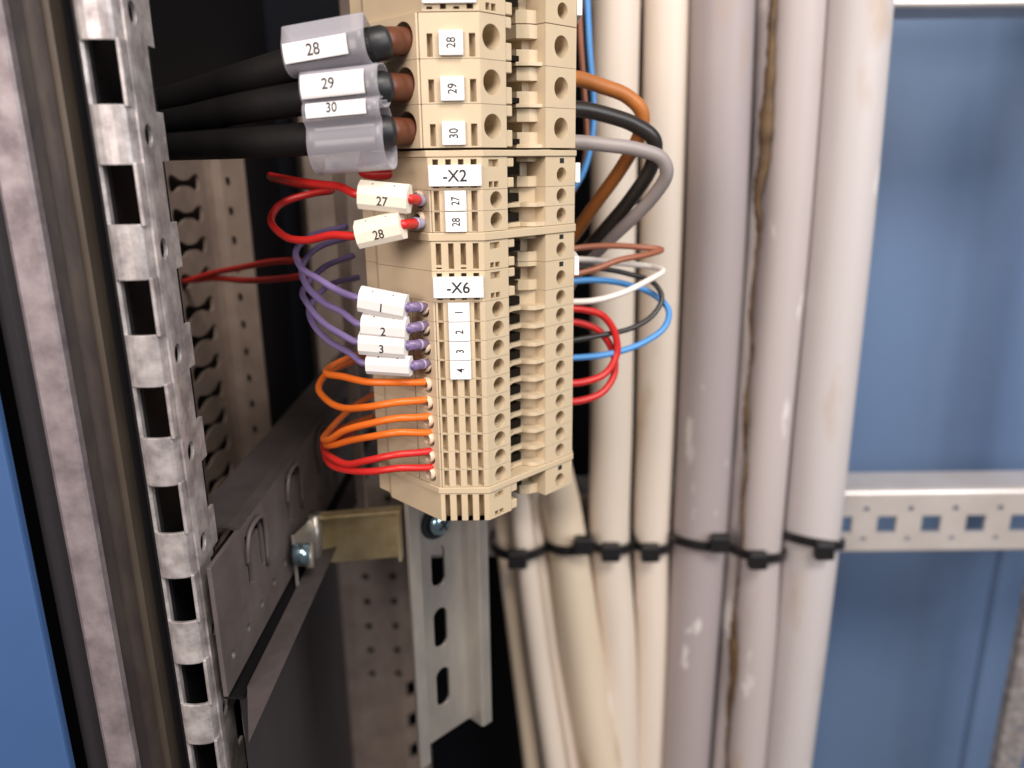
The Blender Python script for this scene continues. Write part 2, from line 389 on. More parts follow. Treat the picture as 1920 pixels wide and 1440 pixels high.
seal = strip('door_seal', [(-122.5, PY+14), (-121.0, PY+6.5), (-117, PY+5.2), (-113.2, PY+7.5), (-112.7, PY+12)], 'gasket', None)
tag(seal, 'black rubber door seal between the blue door and the grey flange', 'door seal')

# ------------------------------------------------------------------ keyhole strip behind the post
XK = -128.0
ks = thing('keyhole_strip', (XK, 310, -200), 'dull upright strip punched with a column of keyhole slots behind the frame post', 'mounting strip')
def keyhole(bm, y0, z0, tilt):
    # dumbbell outline cut as an inset dark pocket
    pts = []
    for t in range(40, 321, 20): pts.append((y0-5.0+2.9*cos(radians(180-t+180)), 2.9*sin(radians(180-t+180))))
    for t in range(-140, 141, 20): pts.append((y0+7.5+2.9*cos(radians(t)), 2.9*sin(radians(t))))
    return pts
bm = bmesh.new()
z_key = [zat(0, 320, 360)]
rows = []
kz0 = P(352, 345, 0+1).z
def kz(py): r = ray(352, py); return (r*(XK/r.x)).z
rows = [kz(343) - 12.5*k for k in range(0, 15)]
zz = []
for z in sorted(rows): zz += [z-2.9, z-1.2, z+1.2, z+2.9]
zz = [zz[0]-20] + zz + [zz[-1]+6]
zz = []
for z in sorted(rows): zz += [z-4.2, z+4.2]
zz = [zz[0]-20] + zz + [zz[-1]+6]
profK = [(XK, 250), (XK, 297), (XK, 333), (XK, 337), (XK+1.5, 340.5), (XK+5, 342), (XK+10, 342), (XK+15, 342)]
HG = [(15, 0), (14.6, 2.2), (12.4, 3.5), (9.2, 3.0), (4, 1.35), (0, 1.1), (-4, 1.35), (-9.2, 3.0), (-12.4, 3.5), (-14.6, 2.2), (-15, 0)]
HG = HG + [(x, -y) for x, y in HG[1:-1][::-1]]
def cellK(i, j):
    if j % 2 == 1:
        if i == 1: return ('poly', HG)
        if i == 5: return ('poly', stad(1.0, 1.9))
    return 'solid'
sheet(bm, profK, zz, cellK, 1.2)
obj('slotted_plate', bm, M['dullsteel2'], ks)

# ------------------------------------------------------------------ horizontal frame beam going back
XH = -76.0
beam = thing('frame_beam', (XH, 180, -136), 'horizontal punched steel beam running back from the frame post below the strip', 'frame beam')
def ybeam(ys, zprof, cell, th, name, m):
    bm = bmesh.new(); sheetG(bm, [Vector((x, 0, z)) for x, z in zprof], Vector((0, 1, 0)), ys, cell, th)
    return obj(name, bm, M[m], beam)
ys = [174]
for k in range(5): ys += [198+41*k, 201.5+41*k, 209+41*k, 212.5+41*k]
ys += [400]
def cellH(i, j):
    m = (j-1) % 4
    if 0 < j:
        if i == 1 and m in (0, 1, 2): return 'open'
        if i == 2 and m in (0, 2): return 'open'
    return 'solid'
ybeam(ys, [(XH, -97), (XH, -101), (XH, -103.5), (XH, -117), (XH, -120)], cellH, 1.2, 'punched_side', 'dullsteel')
bm = bmesh.new(); box(bm, (XH-4.2, 292, -115), Vector((1,0,0)), Vector((0,1,0)), Z_, .8, 214, 30); obj('slot_backing_shade', bm, M['dark'], beam)  # dark sheet added behind the beam so its openings look shaded
yl = [174]
for k in range(17): yl += [178.2+12.5*k, 183.2+12.5*k]
ybeam(yl + [400], [(XH, -120), (XH, -124.5), (XH, -129.5), (XH, -135)], lambda i, j: ('hole', 1.35) if i == 1 and j % 2 == 1 else 'solid', 1.2, 'drilled_side', 'dullsteel')
for k in range(5):
    bm = bmesh.new(); yc = 205.2+41*k
    tube(bm, [Vector((XH+.4, yc-8, -109)), Vector((XH+.8, yc-7.8, -104)), Vector((XH+.9, yc-5, -100.2)), Vector((XH+.9, yc+5, -100.2)), Vector((XH+.8, yc+7.8, -104)), Vector((XH+.4, yc+8, -118))], .7, seg=8, n=4)
    obj('raised_rim', bm, M['dullsteel'], beam, True)
ybeam([195, 400], [(XH-14, -94.5), (XH-3, -95.5), (XH, -97)], lambda i, j: 'solid', 1.0, 'top_fold', 'darksteel')
bm = bmesh.new(); quadsheet(bm, Vector((XH+2.5, 181, -137.2)), Vector((XH+10.5, 158, -136)), Vector((XH+10.5, 400, -136)), Vector((XH+2.5, 400, -137.2)))
bmesh.ops.solidify(bm, geom=bm.faces[:], thickness=1.0); obj('lower_lip', bm, M['midsteel'], beam)
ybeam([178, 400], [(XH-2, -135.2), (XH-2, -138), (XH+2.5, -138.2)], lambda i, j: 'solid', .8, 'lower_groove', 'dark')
bm = bmesh.new(); quadsheet(bm, Vector((-72, 172, -138)), Vector((-114, 455, -138)), Vector((-114, 455, -520)), Vector((-72, 172, -520)))
bmesh.ops.solidify(bm, geom=bm.faces[:], thickness=2)
tag(obj('side_panel', bm, M['darkpanel']), 'dark blue-grey sheet panel below the punched beam, behind the frame post', 'panel')

# rear post between side panel and rail
rp = thing('rear_frame_post', (-88, 440, -400), 'brown-grey rear frame post with small punched holes and square slots behind the rail', 'frame post')
bm = bmesh.new()
zr = []
zb = -25*16
zs3 = [-480]
for k in range(6): zs3 += [-470+25*k, -459+25*k]
for k in range(21): zs3 += [-328+18*k, -322+18*k]
zs3 += [60]
profR = [(-120, 466), (-119, 452), (-113, 441), (-104, 440), (-98, 440), (-92, 440), (-86, 440), (-80, 440), (-75, 440), (-73, 442), (-66, 447), (-60, 449)]
def cellR(i, j):
    if j % 2 == 0: return 'solid'
    if j <= 12: return 'open' if i == 9 else 'solid'
    return ('hole', 2.4) if i in (4, 7) else 'solid'
sheet(bm, profR, zs3, cellR, 1.2)
obj('punched_face', bm, M['dullsteel2'], rp)
# right rear post, bottom right corner
rq = thing('rear_frame_post', (320, 440, -400), 'galvanised rear frame post with holes at the bottom right corner of the blue wall', 'frame post')
bm = bmesh.new()
q0 = P(1893, 1300, 430).x
zs4 = [-430]
for k in range(12): zs4 += [-425+25*k, -419+25*k, -413+25*k, -406+25*k]
zs4 += [260]
profQ = [(q0, 436), (q0+1.5, 431), (q0+8, 430), (q0+14, 430), (q0+17, 430), (q0+27, 430), (q0+34, 430)]
def cellQ(i, j):
    if j == 0 or j == len(zs4)-2: return 'solid'
    m = (j-1) % 4
    if i == 2 and m == 1: return ('hole', 1.8)
    if i == 4 and m in (0, 1): return 'open'
    return 'solid'
sheet(bm, profQ, zs4, cellQ, 1.5)
obj('punched_face', bm, M['galv'], rq)
qf = P(1852, 1300, 504).x; bm = bmesh.new(); sheet(bm, [(qf-1, YB-1), (qf+1, YB-4), (qf+12, YB-5), (qf+13, YB-1)], [-480, -255], lambda i, j: 'solid', 1)
tag(obj('wall_fold', bm, M['blue']), 'blue folded sheet edge standing beside the bottom right frame post', 'panel fold')

# ------------------------------------------------------------------ perforated crossbars
YC = 396.0
def crossbar(z_front_top, h, label, x0, x1, phase):
    t = thing('crossbar', ((x0+x1)/2, YC, z_front_top), label, 'crossbar', 'punched crossbars across the back')
    bm = bmesh.new(); X = Vector((1, 0, 0)); n = Vector((0, -1, 0))
    xs = [x0]; x = phase
    # columns: square window | gap with small holes
    while x < x1-13:
        xs += [x, x+10.8, x+10.8+5.2, x+10.8+9.4]; x += 25
    xs += [x1]; zs_ = [0, 4.6, 9.2, 10.5, 21.0, 23.0, 27.6, h]
    sh = bmesh.new()
    def cellX(i, j):                          # i walks down the face, j along it
        m = (j-1) % 4; r = i-1-4
        if 0 < j < len(xs)-2:
            if m == 0 and r == 3: return 'open'
            if m == 2 and r in (1, 5): return ('poly', circ(1.7, 16))
        return 'solid'
    zb_ = z_front_top-h; R_ = 3.2
    pp = [(YC+26, zb_-R_+.6)] + [(YC+R_-R_*sin(radians(a)), zb_-R_*.2-R_*.6*cos(radians(a))+.6) for a in (0, 30, 60)]
    pp += [(YC, zb_+b) for b in zs_] + [(YC+R_-R_*cos(radians(a)), z_front_top+R_*sin(radians(a))) for a in (20, 40, 60, 80, 90)] + [(YC+26, z_front_top+R_)]
    pp = [Vector((0, a, b)) for a, b in pp]; k0_ = 4
    sheetG(sh, pp, Vector((1, 0, 0)), xs, lambda i, j: cellX(i+1, j) if k0_ <= i < k0_+len(zs_)-1 else 'solid', -1.8)
    obj('punched_face', sh, M['crossbar'], t)
    return t
zbar = zat(929, YC, 1700)
hole_x = P(1745, 985, YC).x
crossbar(zbar, 33.5, 'bright zinc crossbar with square holes that the grey cables are tied to', -60, 420, hole_x-5.4-25*9)
ztopbar = P(1750, 6, YC).z
crossbar(ztopbar+33.5, 33.5, 'upper zinc crossbar of which only the bottom edge shows above the blue wall', -60, 420, hole_x-5.4-25*9)

# ------------------------------------------------------------------ DIN rail and its screw
rail = thing('din_rail', UW(27.4, -46, -208), 'zinc mounting rail with oblong slots carrying the beige terminal blocks', 'mounting rail')
bm = bmesh.new(); zR0, zR1 = -208.0, 150.0
slotc = zat(1075, 240, 825)
zr = [zR0]; cs = []
z = slotc - 25*3
for k in range(14):
    c = slotc - 25*2 + 25*k
    if zR0+10 < c < zR1-10: cs.append(c)
zr = [zR0]
for c in cs: zr += [c-8.8, c+8.8]
zr += [zR1]
hw = 3.1
Us = [27.4-hw-.6, 27.4+hw+.6]
def rp2(U, W): v = UW(U, W); return (v.x, v.y)
rprof = [(9.9, -39.4), (10.2, -38.6), (14.2, -38.6), (14.9, -39.4), (14.9, -45.5), (15.7, -46.2)] + [(u, -46.2) for u in Us] + [(39.1, -46.2), (39.9, -45.5), (39.9, -39.4), (40.6, -38.6), (44.6, -38.6), (44.9, -39.4)]
def cellRail(i, j):
    if j % 2 == 1 and i == 6: return ('poly', stad(hw, 8.0))
    return 'solid'
sheet(bm, [rp2(*p) for p in rprof], zr, cellRail, 1.0)
ro = obj('rail_profile', bm, M['rail'], rail)
# cut end: slanted saw cut, so drop the left lip a little lower
sc = UW(27.0, -43.3, zat(999, 236, 822))
sr = thing('pan_head_screw', sc, 'blue zinc cross-head screw holding the rail under the lowest clamp', 'screw')
bm = bmesh.new()
pts = [sc - N_*1.8, sc - N_*.2, sc + N_*1.0, sc + N_*1.8]; rr = [4.3, 4.3, 3.7, 2.0]
tube(bm, pts, lambda t: rr[min(3, int(round(t*3)))], seg=24, n=1); obj('screw_head', bm, M['screw'], sr, True)
bm = bmesh.new()
for ang in (.5, .5+pi/2):
    a = D_*cos(ang) + Z_*sin(ang); b = N_.cross(a); box(bm, sc+N_*1.75, a, b, N_, 4.6, .8, .5)
obj('cross_recess', bm, M['ink'], sr)
bm = bmesh.new(); tube(bm, [sc - N_*2.8, sc - N_*1.9], 6.3, seg=28, n=1); obj('washer_or_shadow', bm, M['ink'], sr)  # black disc laid in as the shadow round the screw head

# ------------------------------------------------------------------ terminal blocks
LBL = [None]
SL = [1.2, 2.6, 4.4, 5.8, 7.55, 8.95, 10.7, 12.2]     # the four slot columns of the marker face
zs1, zs10 = zat(566, 200), zat(913, 200)
PS = (zs1-zs10)/10                                     # small pitch
print('small pitch', PS, 'big', (zat(22, 200)-zat(277, 200))/3)
MID = {'plate': [(18.4, -3.0), (24.5, -4.6), (27.4, -4.4), (28.2, -2.4), (29.6, -.7), (33.0, -.35)],
       'body': [(18.4, -2.2), (20.0, -2.9), (20.0, -24), (28.2, -24), (28.2, -9), (29.6, -6.8), (33.0, -4.0)],
       'bigin': [(18.4, -24), (31.0, -24), (31.2, -7), (33.0, -6)],
       'big': [(18.4, -20), (28.0, -20), (28.0, -5.8), (30.6, -3.6), (33.0, -3.0)],
       'bigshelf': [(18.4, -9), (21, -9.5), (23.2, -20), (25.6, -20), (27.0, -5.0), (29.5, -2.8), (33.0, -1.2)],
       'clampin': [(18.4, -24), (31.0, -24), (31.2, -8), (33.0, -7)],
       'clamp': [(18.4, -19), (27.8, -19), (28.2, -6.2), (30.5, -4.2), (33.0, -3.4)]}
def outl(kind, lip=0.0):
    a = [(0-lip, -9.6-lip), (9.6, 0), (18.4, 0)]
    b = [(33.0, 0), (45.2, 0), (54.8+lip, -9.6-lip), (54.8+lip, -30), (50.5, -34), (50.5, -39.5), (45.6, -39.5), (45.6, -38.3),
         (9.2, -38.3), (9.2, -39.5), (5.2, -41.5), (1.8, -41.5), (1.8, -36.5), (0-lip, -33)]
    return a + MID[kind] + b
def filler(bm, kind, base, z0, z1):
    """the part that stands up inside the central trough"""
    prism(bm, MID[kind] + MID[base][::-1], z0, z1)
def collar(bm, zc_, W, r0_, r1_, out):
    for k in range(28):
        a, b = 2*pi*k/28, 2*pi*(k+1)/28
        q = lambda t, r, d: bm.verts.new(UW(-d, W, zc_) + N_*(r*cos(t)) + Z_*(r*sin(t)))
        bm.faces.new((q(a, r0_, out), q(b, r0_, out), q(b, r1_, out*.55), q(a, r1_, out*.55)))
        bm.faces.new((q(a, r1_, out*.55), q(b, r1_, out*.55), q(b, r1_, 0), q(a, r1_, 0)))
        bm.faces.new((q(a, r0_, out), q(b, r0_, out), q(b, r0_, -1.5), q(a, r0_, -1.5)))
def small_terminal(z_bottom, label, group):
    t = thing('terminal_block', UW(27.4, -38.6, z_bottom), label, 'terminal block', group)
    bm = bmesh.new(); h = PS-.06; hp = 1.2
    p = outl('body'); prism(bm, p, z_bottom, z_bottom+h, {0, 1, p.index((33.0, 0)), len(p)-1})
    filler(bm, 'plate', 'body', z_bottom+.02, z_bottom+hp)
    b2_ = bmesh.new(); box(b2_, UW(25.6, -10.6, z_bottom+h*.50), D_, N_, Z_, 5.1, 10.2, h*.44); obj('contact_slot_shade', b2_, M['slot_shade'], t)  # solid black box as the shade of a slot
    O = UW(0, -9.6, z_bottom); X = Vector((1, 0, 0))
    relief(bm, O, X, Z_, Vector((0, -1, 0)), [0, .45, .65]+SL+[13.576], [0, .16, h-.16, h], lambda i, j: (2.1 if i > 1 and i % 2 == 1 and j == 1 else (.3 if i == 1 else 0)))
    relief(bm, UW(9.6, 0, z_bottom), D_, Z_, N_, [0, 2.3, 7.0, 8.8], [0, .05, h-.05, h], lambda i, j: ('hole', 2.08, 12) if (i == 1 and j == 1) else 0)
    relief(bm, UW(33.0, 0, z_bottom), D_, Z_, N_, [0, 4.2, 8.9, 12.2], [0, .05, h-.05, h], lambda i, j: ('hole', 2.02, 12) if (i == 1 and j == 1) else 0)
    relief(bm, O, -N_, Z_, -D_, [0, 1.5, 5.9, 9.0, 9.5, 23.4], [0, .05, h-.05, h], lambda i, j: ('hole', 1.9, 7) if (i == 1 and j == 1) else (.8 if i == 3 and j == 1 else 0))
    obj('housing', bm, M['beige'], t)
    bm = bmesh.new(); collar(bm, z_bottom+h/2+.75, -13.3, 1.35, 1.8, 1.1)
    obj('entry_collar', bm, M['collar'], t)
    return t
def big_terminal(z_bottom, h, label, group):
    t = thing('large_terminal_block', UW(27.4, -38.6, z_bottom), label, 'terminal block', group)
    bm = bmesh.new(); lip = 1.1; h -= .07; X = Vector((1, 0, 0))
    p = outl('bigin', lip); prism(bm, p, z_bottom, z_bottom+h, {0, 1, p.index((33.0, 0)), len(p)-1})
    filler(bm, 'bigshelf', 'bigin', z_bottom+.02, z_bottom+h*.09)
    filler(bm, 'big', 'bigin', z_bottom+h*.092, z_bottom+h*.40)
    filler(bm, 'big', 'bigin', z_bottom+h*.66, z_bottom+h*.99)
    L = 13.576+lip*1.414
    b2_ = bmesh.new(); box(b2_, UW(25.6, -9.8, z_bottom+h*.17), D_, N_, Z_, 4.7, 10, h*.13); obj('contact_slot_shade', b2_, M['slot_shade'], t)
    O = UW(-lip, -9.6-lip, z_bottom)
    relief(bm, O, X, Z_, Vector((0, -1, 0)), [0, .5, .75, 2.5, 3.9, 5.4, 11.2, 12.6, 14.1, L], [0, h*.04, h*.10, h*.55, h],
           lambda i, j: 2.2 if (i in (3, 7) and j in (1, 2)) else (.35 if i == 1 else 0))
    relief(bm, UW(9.6, 0, z_bottom), D_, Z_, N_, [0, .9, 6.9, 7.0, 8.8], [0, h*.2, h*.2+6.0, h*.2+6.01, h], lambda i, j: ('hole', 2.95, 16) if (i == 1 and j == 1) else 0)
    relief(bm, UW(33.0, 0, z_bottom), D_, Z_, N_, [0, 3.2, 9.2, 12.2], [0, h*.2, h*.2+6.0, h], lambda i, j: ('hole', 2.8, 16) if (i == 1 and j == 1) else 0)
    relief(bm, O, -N_, Z_, -D_, [0, 1.0, 9.0, 9.1, 23.4], [0, h*.1, h*.1+8.0, h], lambda i, j: ('hole', 3.8, 9) if (i == 1 and j == 1) else 0)
    obj('housing', bm, M['beige'], t)
    for (a, b) in ((.02, .42), (.74, 1.0)):
        bm = bmesh.new(); box(bm, UW(19.5, -3.2, z_bottom+h*(a+b)/2), D_, N_, Z_, 2.3, 6.2, h*(b-a)); bevel(bm, .2, 1)
        obj('inner_tab', bm, M['beige'], t)
    return t
def marker(t, u0_, u1_, z0, z1, s, size, raise_=.7, lip=0, rot=True, name='marker_tag', wid=1.0):
    X = Vector((1, 0, 0)); y = (UW(-lip, -9.6-lip)).y; x = UW(-lip, -9.6-lip).x
    c = Vector((x+(u0_+u1_)/2, y-raise_/2-.003, (z0+z1)/2))
    bm = bmesh.new(); box(bm, c, X, Vector((0, 1, 0)), Z_, u1_-u0_, raise_, z1-z0); bevel(bm, .18, 2)
    o = obj(name, bm, M['marker'], t)
    if s:
        c2 = Vector((c.x, y-raise_-.03, c.z))
        if rot: text('printed_number', s, size, c2, Z_, -X, M['ink'], o, wid=wid)
        else: text('printed_text', s, size, c2, X, Z_, M['ink'], o, wid=wid)
    return o
def clamp(ztop, zbot, label, feet=False):
    h = ztop-zbot-.08
    t = thing('end_clamp', UW(27.4, -38.6, zbot), label, 'end clamp')
    bm = bmesh.new(); X = Vector((1, 0, 0)); p = outl('clampin')
    prism(bm, p, zbot, zbot+h, {0, 1, p.index((33.0, 0))})
    filler(bm, 'clamp', 'clampin', zbot+.02, zbot+h*.36); filler(bm, 'clamp', 'clampin', zbot+h*.84, zbot+h-.02)
    relief(bm, UW(0, -9.6, zbot), X, Z_, Vector((0, -1, 0)), [0]+[s for s in SL]+[13.576], ([0, .02, h*.5, h*.55, h-.3, h] if feet else [0, .5, h*.12, h*.2, h-.5, h]),
           (lambda i, j: (3.0 if j < 4 else 0) if i % 2 == 1 else 0) if feet else (lambda i, j: (2.8 if (j in (1, 3) or (j == 2 and i in (3, 7))) else 0) if i % 2 == 1 else 0))
    relief(bm, UW(9.6, 0, zbot), D_, Z_, N_, [0, 2.2, 3.6, 4.0, 5.6, 8.8], [0, h*.06, h*.24, h*.34, h*.70, h*.92, h],
           lambda i, j: 1.8 if (i in (1, 3) and j in (1, 4)) or (i == 2 and j in (1, 4)) and j == 4 else 0)
    zh = h*.38
    relief(bm, UW(33.0, 0, zbot), D_, Z_, N_, [0, 4.2, 8.9, 12.2], [0, max(.1, zh-2.35), zh+2.35, h], lambda i, j: ('hole', 2.02, 9) if (i == 1 and j == 1) else 0)
    ho = obj('housing', bm, M['beige_clamp'], t)
    b2_ = bmesh.new(); box(b2_, UW(25.6, -10.4, zbot+h*.60), D_, N_, Z_, 4.9, 10.4, h*.34); obj('contact_slot_shade', b2_, M['slot_shade'], t)
    bm = bmesh.new(); box(bm, UW(39.6, .02, zbot+h*.86), D_, N_, Z_, 1.7, .06, h*.17); obj('latch_slot_shade', bm, M['ink'], t)  # flat black patch for the shade in the small square hole
    for (a, b) in ((.03, .35), (.68, .97)):
        bm = bmesh.new(); box(bm, UW(19.7, -2.6, zbot+h*(a+b)/2), D_, N_, Z_, 2.5, 5.0, h*(b-a)); bevel(bm, .2, 1)
        obj('inner_tab', bm, M['beige_clamp'], t)
    return t
def end_plate(ztop, zbot, label, lip=.5):
    t = thing('end_plate', UW(27.4, -38.6, zbot), label, 'end plate', 'thin end plates of the terminal rows')
    bm = bmesh.new(); p = [(-lip, -9.6-lip*.2), (9.6-.1, lip*.9), (18.4, lip*.8), (33.0, lip*.8), (45.3, lip*.9), (54.8+lip, -9.6-lip*.2), (54.8+lip, -30), (50, -38.2), (5.5, -38.2), (-lip, -33)]
    prism(bm, p, zbot, ztop-.06); bevel(bm, .15, 1)
    obj('plate_body', bm, M['beige_clamp'], t)
    return t
def add_far_label(t, z0, z1):
    bm = bmesh.new(); a = UW(45.2, 0); b = UW(54.8, -9.6); c = (a+b)/2 + Vector((.8, 0, 0)); c.z = (z0+z1)/2
    box(bm, c, Vector((0, 1, 0)), Z_, Vector((1, 0, 0)), 13, z1-z0, 1.4); bevel(bm, .2, 2)
    obj('far_marker_plate', bm, M['marker'], t)

# clamp at the top
ztc = zat(21, 200)
tc_ = clamp(ztc+9.0, ztc, 'beige end clamp cut off by the top of the photo, above block 28')
mk = marker(tc_, .3, 13.0, zat(7, 200), ztc+8.0, '', 1, raise_=1.1, name='title_plate', rot=False)
add_far_label(tc_, ztc+3, ztc+9)
# three large terminals
zb_hi, zb_lo = zat(22, 200), zat(277, 200); PB = (zb_hi-zb_lo)/3
G1 = 'large terminal blocks for the black cables'
proto_big = big_terminal(zb_hi-PB, PB, 'topmost large terminal block, marked 28, directly under the upper clamp', G1)
bigs = [proto_big,
        dup(proto_big, UW(27.4, -38.6, zb_hi-2*PB), 'middle large terminal block, marked 29, between its two twins', G1),
        dup(proto_big, UW(27.4, -38.6, zb_hi-3*PB), 'lowest large terminal block, marked 30, directly above the -X2 clamp', G1)]
for k, s in enumerate(('28', '29', '30')):
    zb = zb_hi-(k+1)*PB
    dx = (.0, .0, .0)[k]
    marker(bigs[k], 5.5+dx, 11.2+dx, zb+PB*.06, zb+PB*.60, s, 3.1, raise_=1.3, lip=1.1, wid=.8)
end_plate(zat(281, 200), zat(294, 200), 'thin beige end plate between block 30 and the -X2 clamp')
# X2 group
c2 = clamp(zat(294, 200), zat(356, 200), 'beige end clamp carrying the white -X2 plate')
marker(c2, .25, 13.4, zat(349, 200), zat(309, 200), '-X2', 4.0, raise_=1.7, rot=False, name='title_plate')
add_far_label(c2, zat(350, 200), zat(308, 200))
G2 = 'small terminal blocks on the rail'
zx = zat(356, 200)
proto = small_terminal(zx-PS, 'small terminal block marked 27, touching the -X2 plate', G2)
t27 = proto
t28 = dup(proto, UW(27.4, -38.6, zx-2*PS), 'small terminal block marked 28, between its twin 27 and a thin end plate', G2)
zx2 = zx-2*PS
c_ep = end_plate(zx2-.05, zat(452, 200), 'thin beige end plate under small block 28')
ca = clamp(zat(452, 200), zat(508, 200), 'open-slotted beige end clamp above the one with the -X6 plate')
cb = clamp(zat(508, 200), zat(566, 200), 'beige end clamp carrying the white -X6 plate')
marker(cb, .35, 13.3, zat(557, 200), zat(518, 200), '-X6', 4.0, raise_=1.7, rot=False, name='title_plate')
add_far_label(cb, zat(545, 200), zat(505, 200))
names = ['marked 1 directly under the -X6 plate', 'marked 2, second below the -X6 plate', 'marked 3, next above the lowest white tag', 'marked 4, lowest one with a white tag']
desc = ['unmarked small block fed by the topmost orange wire, just under block 4', 'unmarked small block fed by the second orange wire from the top',
        'unmarked small block fed by the third orange wire from the top', 'unmarked small block fed by the lowest orange wire',
        'unmarked small block fed by the upper red wire below the orange ones', 'lowest small block, fed by the bottom red wire']
small = []
for k in range(10):
    lab = ('small terminal block ' + names[k]) if k < 4 else desc[k-4]
    small.append(dup(proto, UW(27.4, -38.6, zs1-(k+1)*PS), lab, G2))
for t, z, s in ((t27, zx-PS, '27'), (t28, zx-2*PS, '28')):
    marker(t, 4.0, 9.4, z+.08, z+PS-.16, s, 2.9, raise_=.9, wid=.75)
for k in range(4):
    z = zs1-(k+1)*PS
    marker(small[k], 3.9, 9.5, z+.05, z+PS-.12, str(k+1), 2.9, raise_=.9, wid=.8)
end_plate(zs10-.05, zat(925, 200), 'thin beige end plate closing the lowest small block')
c3 = clamp(zat(925, 200), zat(976, 200), 'lowest beige end clamp with four open prongs above the rail screw', feet=True)

# ------------------------------------------------------------------ wires on the left
def eent(py, W=-13.3, U=2.5):                 # entry hole on the near side
    p = UW(U, W, 0); # find z so that it shows at image row py
    r = ray(800, py); return Vector((p.x, p.y, r.z*(UW(0, W).y/r.y)-.5))
def jit(rest): return [(p[0]+random.uniform(-3, 3), p[1]+random.uniform(-2.5, 2.5), p[2]+random.uniform(-1.2, 1.2)) for p in rest]
def wire(name, pts, r, m, label, cat='wire', group=None, ferrule=None, n=8):
    pts = [p if isinstance(p, Vector) else P(*p) for p in pts]
    t = thing(name, pts[0], label, cat, group)
    bm = bmesh.new(); tube(bm, pts, r, seg=18, n=n); obj('insulation', bm, M[m], t, True)
    if ferrule:
        a, b = pts[0], pts[1]; d = (b-a).normalized()
        bm = bmesh.new(); tube(bm, [a, a+d*4.2, a+d*4.9], (lambda q: r*1.28 if q < .9 else r*1.1), seg=20, n=1); obj('ferrule', bm, M[ferrule], t, True)
    return t
def eo(py, s=7.5):
    a = eent(py); return a, Vector((a.x-s*.8-1, a.y-s*.52-1, a.z-.1))
def lit(row, rest, r, m, label, grp, fer=None):
    a, b = eo(row); return wire('wire', [a, a-D_*3.0] + rest[:2] + jit(rest[2:]), r, m, label, group=grp, ferrule=fer)
RW = 1.0
go = 'orange wires looping from the small blocks'
lit(712, [(740, 717, 198), (690, 716, 199), (645, 708, 206), (615, 700, 216), (622, 688, 226), (660, 671, 238), (700, 655, 250)], RW, 'orange', 'topmost orange wire, almost straight into the block under the blank sleeve', go)
lit(745, [(740, 755, 198), (690, 763, 200), (645, 764, 208), (612, 750, 218), (600, 725, 226), (615, 702, 232), (655, 682, 242), (700, 660, 252)], RW, 'orange', 'second orange wire, bowed down and doubling back behind the first', go)
lit(777, [(740, 785, 198), (690, 795, 200), (650, 809, 206), (618, 824, 214), (606, 822, 224), (625, 795, 236), (660, 765, 246), (700, 740, 256)], RW, 'orange', 'third orange wire, sloping down left to a sharp bend', go)
lit(807, [(745, 811, 198), (700, 818, 200), (660, 826, 206), (625, 835, 216), (612, 828, 230), (650, 800, 245), (700, 780, 256)], RW, 'orange', 'lowest orange wire, just above the two red ones', go)
gr = 'red wires looping from the lowest blocks'
lit(842, [(740, 853, 198), (690, 863, 200), (650, 868, 206), (622, 860, 214), (607, 842, 224), (612, 820, 236), (650, 800, 250)], RW, 'red', 'upper red wire under the orange wires', gr)
lit(872, [(745, 878, 198), (695, 884, 200), (655, 884, 206), (625, 874, 216), (607, 855, 228), (615, 835, 240), (660, 812, 255)], RW, 'red', 'bottom red wire, lowest of all wires on the near side', gr)
def sleeve(parent, c0, c1, r_h, r_v, m, s, size, tilt=0.0, dz=0.0, facet=True):
    """printed tube pushed over a wire from c0 to c1; flattened, slightly facetted section"""
    d = (c1-c0).normalized(); n = d.cross(Z_).normalized()
    if n.y > 0: n = -n
    v = n.cross(d); v = v if v.z > 0 else -v
    bm = bmesh.new()
    prof = [(-.9, .35), (-.55, .95), (.15, 1.0), (.80, .62), (1.0, .08), (.95, -.62), (.6, -1.0), (-.5, -1.0), (-.9, -.5)]
    prof = [(n*(a*r_h) + v*(b*r_v)) for a, b in prof]
    rings = []
    for q, inn in ((0, .72), (0, 1), (1, 1), (1, .72)):
        c = c0 if q == 0 else c1; rings.append([bm.verts.new(c + p*inn) for p in prof])
    K = len(prof)
    for i in range(3):
        for k in range(K): bm.faces.new((rings[i][k], rings[i][(k+1) % K], rings[i+1][(k+1) % K], rings[i+1][k]))
    bm.faces.new(rings[0][::-1]); bm.faces.new(rings[3])
    o = obj('marker_sleeve', bm, M[m], parent)
    # pin pricks and number on the front facet
    if s:
        a = n*(1.0*r_h) + v*(.08*r_v); b = n*(.95*r_h) + v*(-.62*r_v)
        fc = (a+b)/2; fv = (a-b).normalized(); fn = d.cross(fv); fn = fn if fn.dot(n) > 0 else -fn
        X = d if d.x > 0 else -d
        text('printed_number', s, size, (c0+c1)/2 + fc + fn*.05 + X*.2 - fv*.1, X, fv, M['ink'], o, wid=.95)
    a = n*(.15*r_h) + v*(1.0*r_v); b = n*(.80*r_h) + v*(.62*r_v)
    for q in (.28, .72):
        bm = bmesh.new(); c = c0.lerp(c1, q) + (a+b)/2; fn = (n*.45+v*.85).normalized(); x = d
        box(bm, c, x, fn, x.cross(fn), .35, .08, .45); obj('pin_mark', bm, M['ink'], o)
    return o
